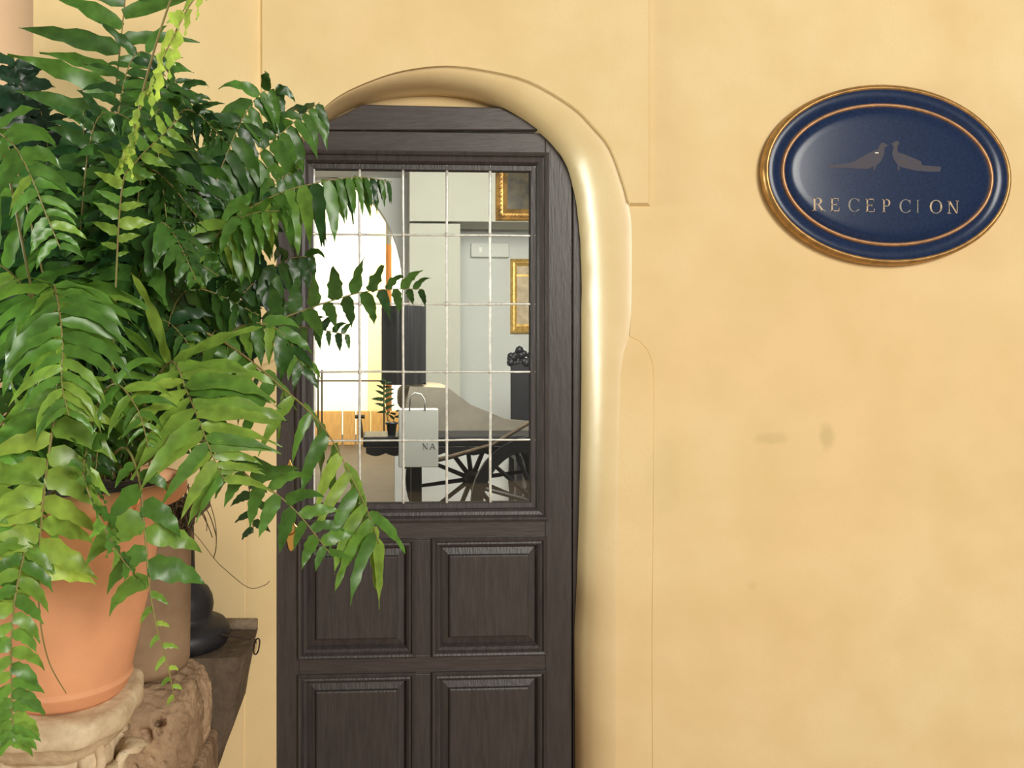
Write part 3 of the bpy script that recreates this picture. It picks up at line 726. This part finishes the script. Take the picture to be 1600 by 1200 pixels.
class Fern:
    def __init__(s, root, leafmat, limit):
        s.root = root; s.stuff = MB(); s.count = 0; s.limit = limit; s.mat = leafmat
    def frond(s, pts, L=90, gap=24, roll=0, droop=.35, tint=.4, wr=.24, start=.08, detail=False, seed=1, fwd=.35, rad=.0034, tip=.25, tvar=.12, tend=None, only=0, bare_end=1.0, brk=None, hang=0.0, pull=0.0):
        """pts: (px, py, y) along the stem from root to tip; L, gap in pixels at the stem's depth"""
        rnd = random.Random(seed)
        w3 = [P(a,b,c) for a,b,c in pts]; cur = catmull(w3, 14)
        ln = [0]
        for a, b in zip(cur, cur[1:]): ln.append(ln[-1]+(b-a).length)
        tot = ln[-1]
        mb = MB(); mb.tube(cur, [rad*(1-.75*l/tot) for l in ln], 5)
        ob = mb.build('frond', M['rachis'], s.root, smooth=True)
        d = tot*start; side = 1
        while d < tot*bare_end*.995:
            k = max(i for i in range(len(ln)) if ln[i] <= d); k = min(k, len(cur)-2)
            t = (d-ln[k])/max(1e-9, ln[k+1]-ln[k]); p = cur[k].lerp(cur[k+1], t)
            T = (cur[min(k+2,len(cur)-1)]-cur[max(k-1,0)]).normalized()
            sc = S(p.y); f = (d/tot-start)/(1-start)
            env = min(1, .55+f*2.2) * (1 if f < .62 else max(tip, 1-(f-.62)/.38*(1-tip)))
            if brk and d/tot > brk[0]: env = brk[1]*max(.5, 1-.5*(d/tot-brk[0])/(1-brk[0]))
            ll = 1.06*L*sc*env*rnd.uniform(.8,1.15); W = min(ll*wr*1.0*rnd.uniform(.9,1.15), gap*sc*1.4)
            toc = (CAM-p).normalized(); sd = T.cross(toc)
            if sd.length < .05: sd = T.cross(Vector((0,0,1)))
            sd.normalize(); nr = sd.cross(T).normalized()
            a = math.radians(roll + rnd.uniform(-12,12)); sv = sd*math.cos(a)+nr*math.sin(a); nv = nr*math.cos(a)-sd*math.sin(a)
            tt = tint if tend is None else tint+(tend-tint)*f
            for sg in ((side,) if only == 0 else (only,)):
                dv = sv*sg + T*(fwd+rnd.uniform(-.2,.2)+.5*max(0,f-.75)) + nv*rnd.uniform(-.3,.3) + Vector((pull,0,-hang))*rnd.uniform(.6,1.3)
                tl = max(0, min(1, tt+rnd.uniform(-tvar,tvar)))
                if detail and s.count < s.limit:
                    m2 = MB(); leaflet(m2, p, dv, nv, ll, W, droop*rnd.uniform(.5,1.6), tl, rnd)
                    m2.build('leaflet', s.mat, ob, smooth=True, fix=False); s.count += 1
                else:
                    leaflet(s.stuff, p, dv, nv, ll, W, droop*rnd.uniform(.5,1.6), tl, rnd)
            side = -side
            d += gap*sc*.5*rnd.uniform(.85,1.15)*(1 if f < .6 else max(.45, 1-(f-.6)*1.2))
        return ob
    def finish(s, name='foliage'):
        if s.stuff.v:
            o = s.stuff.build(name, s.mat, s.root, smooth=True, fix=False); o['kind'] = 'stuff'; o['label'] = 'dense dark green fern foliage'

# ---- terracotta pot and its fern
YPOT = -.75
u = S(YPOT); pc = P(104, 1080, YPOT); zb = P(104,1081,YPOT).z
def zp(py): return P(104, py, YPOT).z
fern_t = thing('potted_fern', (pc.x, YPOT, zb), 'large bright green sword fern spilling from a smooth terracotta pot', 'potted plant')
s = MB(); s.lathe((pc.x, YPOT), [(.001,zb),(82*u,zb),(88*u,zb+.008),(94*u,zp(1060)),(96.5*u,zp(1057)),(96.5*u,zp(1054)),(93.5*u,zp(1052)),(95*u,zp(1048)),(118*u,zp(940)),(140*u,zp(820)),(146*u,zp(792)),(150*u,zp(787)),(170*u,zp(782)),(177*u,zp(774)),(178*u,zp(760)),(172*u,zp(750)),(158*u,zp(750)),(152*u,zp(762)),(148*u,zp(775))], 64)
s.build('pot', M['terracotta'], fern_t, smooth=True)
s = MB(); s.lathe((pc.x, YPOT), [(.001,zp(762)),(80*u,zp(764)),(153*u,zp(766))], 40, wob=.02); s.build('soil', M['soil'], fern_t)
fern = Fern(fern_t, M['leaf'], 300)
b = fern.frond
# large fronds that show most, traced where they hang
b([(160,760,-.75),(118,600,-.95),(92,470,-1.10),(97,520,-1.20),(96,600,-1.22)][0:0] or [(130,760,-.75),(105,640,-.86),(88,500,-.98),(84,445,-1.03),(92,480,-1.10),(98,540,-1.13),(97,600,-1.13),(108,650,-1.12)], L=130, gap=24, droop=.75, tint=.55, wr=.17, start=.42, detail=True, seed=3, roll=-8, tip=.5)
b([(150,740,-.75),(125,640,-.92),(96,590,-1.02),(84,660,-1.06),(72,740,-1.08),(62,850,-1.08),(61,950,-1.07),(75,1030,-1.05),(103,1083,-1.02)], L=98, gap=36, droop=.25, tint=.74, wr=.33, start=.30, detail=True, seed=5, tip=.75, bare_end=.77)
b([(190,740,-.75),(230,620,-.86),(268,565,-.95),(292,612,-1.02),(312,660,-1.06),(332,712,-1.07),(352,752,-1.06)], L=128, gap=22, droop=.28, tint=.55, wr=.19, start=.40, detail=True, seed=7, tip=.6, tend=.72)
b([(180,740,-.75),(215,600,-.80),(262,515,-.84),(320,520,-.86),(380,555,-.88),(440,605,-.90),(485,645,-.92),(520,690,-.92),(552,752,-.92),(575,800,-.92),(592,850,-.92)], L=108, gap=38, droop=.6, tint=.55, wr=.19, start=.42, detail=True, seed=9, tip=.95, roll=35, hang=.9, pull=-.75, tvar=.2)
b([(175,740,-.75),(220,560,-.74),(290,410,-.74),(350,352,-.76),(430,305,-.78),(500,285,-.78),(560,277,-.76),(612,284,-.74)], L=100, gap=21, droop=.9, tint=.72, wr=.21, start=.45, detail=True, seed=11, tip=.35, roll=38, tend=.10, hang=1.3, tvar=.3)
b([(175,740,-.75),(230,640,-.70),(320,545,-.66),(420,505,-.62),(500,476,-.60),(560,458,-.58),(610,452,-.56),(660,452,-.55)], L=66, gap=32, droop=.5, tint=.22, wr=.34, start=.50, detail=True, seed=13, tip=.4, roll=-25, tvar=.08)
b([(170,740,-.75),(165,560,-.62),(160,400,-.55),(172,230,-.50),(186,90,-.48),(205,-90,-.46)], L=134, gap=37, droop=.12, tint=.27, wr=.19, start=.60, detail=True, seed=15, tip=.95, fwd=.30, tvar=.06, rad=.0045)
b([(180,740,-.75),(230,560,-.66),(300,370,-.60),(372,275,-.56),(425,222,-.54),(470,182,-.52),(500,160,-.51)], L=88, gap=23, droop=.8, tint=.24, wr=.26, start=.45, detail=True, seed=17, tip=.6, roll=20, tvar=.1, hang=.9)
b([(190,750,-.75),(235,700,-.94),(260,660,-1.0),(330,690,-1.02),(385,742,-1.02),(432,772,-1.0),(468,805,-1.0),(500,845,-1.0),(520,870,-1.0)], L=70, gap=34, droop=.45, tint=.40, wr=.30, start=.55, detail=True, seed=19, tip=.6, roll=-20)
b([(150,745,-.75),(190,700,-1.0),(215,740,-1.08),(226,830,-1.10),(234,920,-1.10),(246,985,-1.10),(262,1040,-1.09),(274,1098,-1.08)], L=92, gap=46, droop=.5, tint=.36, wr=.36, start=.50, detail=True, seed=21, tip=.26, tend=.80, brk=(.74,.36))
b([(110,745,-.75),(60,800,-1.02),(30,900,-1.12),(18,990,-1.14),(18,1080,-1.14),(20,1165,-1.13)], L=62, gap=24, droop=.5, tint=.55, wr=.32, start=.40, detail=True, seed=23, tip=.8, roll=8)
b([(170,740,-.75),(175,480,-.80),(215,180,-.86),(290,-60,-.94),(330,-70,-1.0),(322,-30,-1.04),(292,15,-1.06),(262,75,-1.08),(230,140,-1.10),(208,205,-1.11),(190,265,-1.11)], L=46, gap=38, droop=.9, tint=.84, wr=.55, start=.72, detail=True, seed=25, tip=.8, roll=72)
b([(120,740,-.75),(60,500,-.95),(10,260,-1.0),(-15,205,-1.05),(20,225,-1.1),(48,275,-1.12),(72,335,-1.12),(95,390,-1.12)], L=74, gap=28, droop=.6, tint=.48, wr=.24, start=.58, detail=True, seed=27, tip=.6)
b([(150,745,-.75),(140,700,-1.0),(130,740,-1.12),(152,800,-1.15),(182,860,-1.16),(215,905,-1.15)], L=50, gap=34, droop=.3, tint=.50, wr=.40, start=.45, detail=True, seed=29, tip=.7, roll=72)
b([(170,740,-.75),(178,520,-.9),(190,300,-.95),(215,250,-.97),(250,215,-.98),(284,181,-.98)], L=44, gap=24, droop=.1, tint=.62, wr=.36, start=.62, detail=True, seed=31, tip=.5)
b([(100,745,-.75),(40,650,-1.0),(-20,690,-1.08),(-30,760,-1.1),(-15,850,-1.1),(-5,940,-1.1)], L=88, gap=32, droop=.3, tint=.60, wr=.30, start=.4, detail=True, seed=33, tip=.7)
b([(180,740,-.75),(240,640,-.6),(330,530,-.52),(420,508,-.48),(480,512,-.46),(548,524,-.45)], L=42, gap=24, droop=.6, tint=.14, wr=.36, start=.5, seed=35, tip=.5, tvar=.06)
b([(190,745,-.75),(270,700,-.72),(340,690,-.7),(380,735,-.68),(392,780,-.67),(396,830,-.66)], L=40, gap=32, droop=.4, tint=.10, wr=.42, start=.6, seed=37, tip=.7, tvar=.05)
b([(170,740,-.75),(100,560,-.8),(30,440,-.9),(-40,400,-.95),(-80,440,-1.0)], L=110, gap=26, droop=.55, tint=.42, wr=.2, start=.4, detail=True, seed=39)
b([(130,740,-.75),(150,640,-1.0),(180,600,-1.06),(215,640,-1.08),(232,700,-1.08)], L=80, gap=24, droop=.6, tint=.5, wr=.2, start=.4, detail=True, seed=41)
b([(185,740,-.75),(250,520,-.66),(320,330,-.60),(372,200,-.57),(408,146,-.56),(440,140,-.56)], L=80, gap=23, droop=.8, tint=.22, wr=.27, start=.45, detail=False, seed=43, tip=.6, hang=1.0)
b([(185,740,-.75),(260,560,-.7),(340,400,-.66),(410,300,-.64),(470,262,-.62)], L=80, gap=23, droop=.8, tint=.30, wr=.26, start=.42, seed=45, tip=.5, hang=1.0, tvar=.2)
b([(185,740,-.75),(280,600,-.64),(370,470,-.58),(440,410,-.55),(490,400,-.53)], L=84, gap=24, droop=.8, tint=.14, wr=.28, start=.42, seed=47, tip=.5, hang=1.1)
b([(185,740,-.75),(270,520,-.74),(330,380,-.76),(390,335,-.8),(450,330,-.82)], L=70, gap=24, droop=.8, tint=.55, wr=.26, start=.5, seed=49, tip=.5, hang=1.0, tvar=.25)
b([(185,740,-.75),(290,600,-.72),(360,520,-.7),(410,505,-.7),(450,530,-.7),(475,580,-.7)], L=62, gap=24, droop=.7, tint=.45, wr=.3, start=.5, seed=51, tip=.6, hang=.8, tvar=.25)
# fronds in the dense middle and towards the wall
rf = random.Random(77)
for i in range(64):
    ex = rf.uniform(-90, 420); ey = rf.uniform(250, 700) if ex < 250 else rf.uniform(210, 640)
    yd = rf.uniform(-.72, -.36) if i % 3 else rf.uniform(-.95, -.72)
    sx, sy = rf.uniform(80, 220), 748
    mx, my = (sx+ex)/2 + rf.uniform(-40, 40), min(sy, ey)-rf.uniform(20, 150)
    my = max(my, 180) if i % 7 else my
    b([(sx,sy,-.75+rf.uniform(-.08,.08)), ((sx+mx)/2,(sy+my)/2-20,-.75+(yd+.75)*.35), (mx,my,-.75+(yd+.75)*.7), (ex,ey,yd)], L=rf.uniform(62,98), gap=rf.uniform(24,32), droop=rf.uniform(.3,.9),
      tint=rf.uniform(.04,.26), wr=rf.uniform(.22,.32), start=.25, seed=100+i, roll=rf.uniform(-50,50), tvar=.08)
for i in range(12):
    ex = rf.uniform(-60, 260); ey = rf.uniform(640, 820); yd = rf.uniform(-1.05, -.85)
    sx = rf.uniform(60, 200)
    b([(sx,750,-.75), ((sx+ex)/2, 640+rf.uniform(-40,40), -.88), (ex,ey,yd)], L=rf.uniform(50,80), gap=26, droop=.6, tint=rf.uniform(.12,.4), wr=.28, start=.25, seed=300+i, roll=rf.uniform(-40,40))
fern.finish()
# dry runners and one withered leaf
for k, pts in enumerate([[(255,800,-.62),(300,830,-.5),(335,873,-.42),(352,890,-.4),(388,918,-.38),(412,915,-.38),(421,908,-.38)], [(280,760,-.62),(318,770,-.55),(335,810,-.5),(338,850,-.5),(334,872,-.5)],
                         [(270,780,-.62),(305,790,-.56),(322,815,-.55),(332,840,-.55)], [(275,790,-.62),(310,795,-.56),(322,812,-.55),(323,830,-.55)], [(265,770,-.6),(300,775,-.56),(325,800,-.55),(338,838,-.55)]]):
    s = MB(); s.tube(catmull([P(*q) for q in pts], 8), .0011 if k else .0008, 4); s.build('runner', M['dryroot'], fern_t)
s = MB(); rnd = random.Random(5); p0 = P(217, 758, -1.03); leaflet(s, p0, Vector((-.2,0,-1)), Vector((0,-1,0)), 46*S(-1.03), 15*S(-1.03), .1, .5, rnd); s.t = []
s.build('withered_leaf', M['deadleaf'], fern_t, smooth=True, fix=False)

# ---- darker fern in the pale clay pot behind
YQ = -.46
u = S(YQ); qc = P(222, 1040, YQ)
def zq(py): return P(222, py, YQ).z
f2 = thing('potted_fern', (qc.x, YQ, zq(1040)), 'shaded dark green fern in a pale clay pot behind the terracotta one', 'potted plant')
s = MB(); s.lathe((qc.x, YQ), [(.001,zq(1040)),(68*u,zq(1040)),(71*u,zq(1030)),(73*u,zq(860)),(77*u,zq(852)),(77*u,zq(838)),(70*u,zq(838)),(66*u,zq(850))], 48)
s.build('pot', M['clay'], f2, smooth=True)
s = MB(); s.lathe((qc.x, YQ), [(.001,zq(845)),(68*u,zq(848))], 24); s.build('soil', M['soil'], f2)
s = MB(); rr = random.Random(9)
for i in range(150):
    a = rr.uniform(200, 292); pt = [(a,846,YQ+rr.uniform(-.07,.07))]; x, y = a, 846
    for k in range(4): x += rr.uniform(-6,10); y -= rr.uniform(8,26); pt.append((x,y,YQ+rr.uniform(-.08,.08)))
    s.tube([P(*q) for q in pt], .0016, 3)
o = s.build('dead_stems', M['dryroot'], f2); o['kind'] = 'stuff'
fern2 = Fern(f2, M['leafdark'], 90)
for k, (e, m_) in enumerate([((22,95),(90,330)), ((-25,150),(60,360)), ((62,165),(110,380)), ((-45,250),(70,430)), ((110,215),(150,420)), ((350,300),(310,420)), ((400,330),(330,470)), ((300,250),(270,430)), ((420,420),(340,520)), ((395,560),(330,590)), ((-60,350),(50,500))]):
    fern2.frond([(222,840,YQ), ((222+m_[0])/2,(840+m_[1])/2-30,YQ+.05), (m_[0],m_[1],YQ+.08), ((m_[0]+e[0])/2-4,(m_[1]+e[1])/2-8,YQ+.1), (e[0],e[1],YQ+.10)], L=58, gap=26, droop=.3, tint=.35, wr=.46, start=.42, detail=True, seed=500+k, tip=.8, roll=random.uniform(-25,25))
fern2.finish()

# ------------------------------------------------------------------ carved capital under the pot
cap = thing('carved_capital', (pc.x, YPOT, 0), 'pale carved stone capital on a column carrying the terracotta pot', 'capital')
zt = zb-.0005; hu = S(YPOT)
def sup(c, a, bb, prof, n=64, e=.42, wob=.0):
    """stack of rounded-square rings, prof = [(scale, z)]"""
    s = MB(); vs = []; fs = []
    for sc, z in prof:
        for i in range(n):
            q = 2*PI*i/n; cx = math.copysign(abs(math.cos(q))**e, math.cos(q)); cy = math.copysign(abs(math.sin(q))**e, math.sin(q))
            nn = 1+wob*noise.noise(Vector((cx*3, cy*3, z*14)))
            vs.append((c[0]+a*sc*cx*nn, c[1]+bb*sc*cy*nn, z))
    m = len(prof)
    for k in range(m-1):
        for i in range(n): j = (i+1) % n; fs.append((k*n+i, k*n+j, k*n+n+j, k*n+n+i))
    fs.append(tuple((m-1)*n+i for i in range(n))); s.add(vs, fs); return s
cc = (pc.x-.015, YPOT)
sup(cc, .138, .145, [(.70,zt-.085),(.80,zt-.080),(.86,zt-.066),(.88,zt-.052),(.95,zt-.047),(1.01,zt-.040),(1.03,zt-.026),(1.02,zt-.010),(.99,zt-.003),(.93,zt)], wob=.07, e=.6).build('abacus', M['stone'], cap, smooth=True)
s = MB(); prof = [(.135,.0),(.135,.04),(.115,.06),(.10,.08),(.098,zt-.34),(.105,zt-.325),(.105,zt-.305),(.092,zt-.295),(.092,zt-.22),(.098,zt-.12),(.108,zt-.055)]
s.lathe(cc, prof, 48, wob=.04); s.build('bell', M['stone'], cap, smooth=True)
for k in range(4):
    a = math.radians(45+90*k+8)
    s = MB(); vcx, vcy = cc[0]+.104*math.cos(a), cc[1]+.104*math.sin(a)
    tn = Vector((-math.sin(a), math.cos(a), 0)); rd = Vector((math.cos(a), math.sin(a), 0)); pts = []; rads = []
    for i in range(34):
        t = i/33; r = .028*(1-t)+.005; q = PI*.55 - t*3.4*PI
        pts.append(Vector((vcx, vcy, zt-.092)) + rd*(r*math.cos(q)) + Vector((0,0,1))*(r*math.sin(q))); rads.append(.010*(1-.45*t))
    s2 = MB(); s2.tube(pts, rads, 8)
    n = 20; vs = []; fs = []
    for off in (-.026, .026):
        for i in range(n): q = 2*PI*i/n; vs.append(Vector((vcx,vcy,zt-.092))+rd*(.025*math.cos(q))+Vector((0,0,1))*(.025*math.sin(q))+tn*off)
    fs = [(i,(i+1)%n,n+(i+1)%n,n+i) for i in range(n)]+[tuple(range(n)), tuple(range(2*n-1,n-1,-1))]
    s2.add(vs, fs); s2.build('volute', M['stone'], cap, smooth=True)
for k in range(8):
    a = 2*PI*k/8+.2; s = MB(); vs = []; fs = []; n = 9; mW = 7
    rd = Vector((math.cos(a), math.sin(a), 0)); tn = Vector((-math.sin(a), math.cos(a), 0))
    for i in range(n):
        t = i/(n-1)
        rr_ = .096 + .012*t + .045*max(0, t-.55)**1.2*2; z = zt-.24+.175*t-.09*max(0, t-.7)**1.3*3
        hw = .042*(1-.55*t**3)*(1+.12*math.sin(t*18))
        for j in range(mW):
            v = (j/(mW-1)-.5)*2
            vs.append(Vector((cc[0],cc[1],z))+rd*(rr_+.010*(1-v*v)+.004*math.cos(v*9))+tn*(hw*v))
    for i in range(n-1):
        for j in range(mW-1): q = i*mW+j; fs.append((q,q+1,q+mW+1,q+mW))
    s.add(vs, fs); o = s.build('acanthus_leaf', M['stone'], cap, smooth=True)
    so = o.modifiers.new('thick', 'SOLIDIFY'); so.thickness = .012; so.offset = 0

# ------------------------------------------------------------------ pitted stones, hopper, pedestal, chain link
def rock(px, py, y, rx, ry, rz, seed, label, zmin, pits):
    c = P(px, py, y); c.z = max(c.z, 0)
    bm = bmesh.new(); bmesh.ops.create_icosphere(bm, subdivisions=6, radius=1)
    for v in bm.verts:
        p = v.co.copy(); q = Vector([math.copysign(abs(t)**.72, t) for t in p])
        nz = noise.fractal(p*1.4+Vector((seed,0,0)), 1.0, 2.0, 4)*.13 + noise.fractal(p*7+Vector((0,seed,0)), .8, 2.0, 3)*.035
        pit = 0
        for (a, b_, r, dd) in pits:
            pd = Vector((a, -math.sqrt(max(0, 1-a*a-b_*b_)), b_)); e = (p-pd).length
            if e < r: pit = max(pit, dd*(1-(e/r)**4))
        q = q*(1+nz-pit); v.co = Vector((q.x*rx, q.y*ry, q.z*rz))
    me = bpy.data.meshes.new('stone_block'); bm.to_mesh(me); bm.free()
    me.polygons.foreach_set('use_smooth', [True]*len(me.polygons)); me.materials.append(M['rock'])
    o = bpy.data.objects.new('stone_block', me); C.objects.link(o); o.location = c
    return tag(o, label, 'stone')
u = S(-.47)
r1 = rock(243, 1137, -.47, 70*u, .10, 72*u, 3.3, 'rounded brown stone full of holes beside the capital', 0, [(.24,.40,.13,.5),(.0,.22,.10,.35),(.05,.12,.07,.3),(.22,.22,.06,.2),(.15,-.66,.24,.5),(-.35,.45,.09,.2),(.45,.1,.05,.15),(-.1,-.3,.06,.15),(.3,-.2,.05,.12),(.1,-.15,.04,.12),(.42,-.4,.05,.12),(-.25,.3,.05,.2)])
r2 = rock(272, 1108, -.305, 56*S(-.33), .062, 70*S(-.33), 8.1, 'second rough brown stone tucked behind the holed one', 0, [(.3,.5,.2,.2)])
s = MB(); zst = P(240,1195,-.5).z
bz = r1.location.z-78*u*.92
s.box(qc.x-.085, qc.x+.125, -.575, -.235, 0, bz-.004)
tag(s.build('stone_plinth', M['rock'], bevel=.012), 'brown stone plinth under the rough stones, mostly below the picture', 'plinth')
# dark tapered hopper standing against the wall
def hopper():
    zt_ = P(390,990,-.06).z; x1t = P(400,985,-.04).x; x1m = P(384,1080,-.04).x; x1b = P(336,1210,-.04).x
    t = thing('timber_hopper', (P(330,1100,-.1).x, -.12, 0), 'dark weathered tapered timber bin against the wall beside the door', 'bin')
    s = MB(); n = 24; rnd = random.Random(2); vs = []; fs = []
    x0 = P(150,990,-.04).x
    for i in range(n+1):
        t_ = i/n; z = zt_*(1-t_) + (.0)*t_
        if z > P(384,1080,-.04).z: f = (zt_-z)/max(1e-6, zt_-P(384,1080,-.04).z); xr = x1t+(x1m-x1t)*f
        else:
            z2 = P(384,1080,-.04).z; z3 = P(336,1210,-.04).z; f = (z2-z)/(z2-z3); xr = x1m+(x1b-x1m)*min(f, 1.25)
        xr += .004*noise.noise(Vector((z*60, 1.7, 0))) + .004*noise.noise(Vector((z*16, 4, 0)))
        for x, y in ((x0+.05*t_, -.235), (xr-.012, -.235), (xr, -.205), (xr, -.015), (x0+.05*t_, -.015)): vs.append((x, y, z))
    for i in range(n):
        for k in range(5): fs.append((i*5+k, i*5+(k+1)%5, i*5+5+(k+1)%5, i*5+5+k))
    fs += [(0,1,2,3,4)]
    s.add(vs, fs); s.build('body', M['hopper'], t)
    s = MB(); zc = zt_+.010
    s.tube([(P(346,990,-.02).x, -.02, zc+.004), (x1t+.0, -.02, zc+.002)], .016, 12)
    s.build('rolled_rim', M['lip'], t, smooth=True)
    s = MB(); p0 = P(396,998,-.04); s.tube([P(345,992,-.215), P(385,997,-.2), p0], .0025, 5); s.build('wire', M['iron'], t)
    return x1t
hopper()
ch = thing('chain_link', P(401,1020,-.03), 'small rusty chain link hanging from the corner of the timber bin', 'chain link')
def link(c, h, wd, ang, name):
    s = MB(); pts = []
    for i in range(20):
        q = 2*PI*i/20; x = wd*math.cos(q); z = h*math.copysign(abs(math.sin(q))**.7, math.sin(q))
        pts.append(Vector((c.x+x*math.cos(ang)+z*.15, c.y+x*math.sin(ang), c.z+z)))
    s.tube(pts, .0022, 6, closed=True); s.build(name, M['iron'], ch, smooth=True)
link(P(401,1010,-.03), .022, .007, .2, 'link'); 
s = MB(); s.tube([P(396,998,-.04), P(399,1000,-.03), P(400,1005,-.03)], .002, 5); s.build('hook', M['iron'], ch)
# black turned pedestal
def pedestal():
    y = -.142; c = P(284, 985, y); u = S(y)
    def z(py): return P(284, py, y).z - zoff
    zoff = P(284, 988, y).z - P(390,990,-.06).z - .001
    t = thing('turned_pedestal', (c.x, y, z(988)), 'black turned wooden pedestal base standing on the timber bin', 'pedestal')
    s = MB(); prof = [(.001,988),(56,988),(68,984),(73,973),(72,961),(66,953),(54,948),(47,944),(46,938),(48,925),(46,912),(40,900),(28,890),(20,872),(18,800),(20,784)]
    s.lathe((c.x, y), [(r*u, z(p)) for r, p in prof], 40); s.build('base', M['black'], t, smooth=True)
    s = MB(); s.box(c.x-36*u, c.x+36*u, y-.07, y+.07, z(781), z(763)); s.build('top_board', M['hopper'], t, bevel=.006)
pedestal()

# small fern in a dark pot on the carriage
YS = YC-.30
pc2 = P(612, 683, YS); zs = P(640,683,YC-.42).z+.001
sm = thing('small_potted_fern', (pc2.x, YS, zs), 'small fern in a dark pot on the carriage platform', 'potted plant')
u = S(YS); hs_ = 20*u
s = MB(); s.lathe((pc2.x, YS), [(.001,zs),(6*u,zs),(8*u,zs+hs_*.85),(10*u,zs+hs_*.86),(10*u,zs+hs_),(7*u,zs+hs_),(.001,zs+hs_*.9)], 20); s.build('pot', M['leather'], sm, smooth=True)
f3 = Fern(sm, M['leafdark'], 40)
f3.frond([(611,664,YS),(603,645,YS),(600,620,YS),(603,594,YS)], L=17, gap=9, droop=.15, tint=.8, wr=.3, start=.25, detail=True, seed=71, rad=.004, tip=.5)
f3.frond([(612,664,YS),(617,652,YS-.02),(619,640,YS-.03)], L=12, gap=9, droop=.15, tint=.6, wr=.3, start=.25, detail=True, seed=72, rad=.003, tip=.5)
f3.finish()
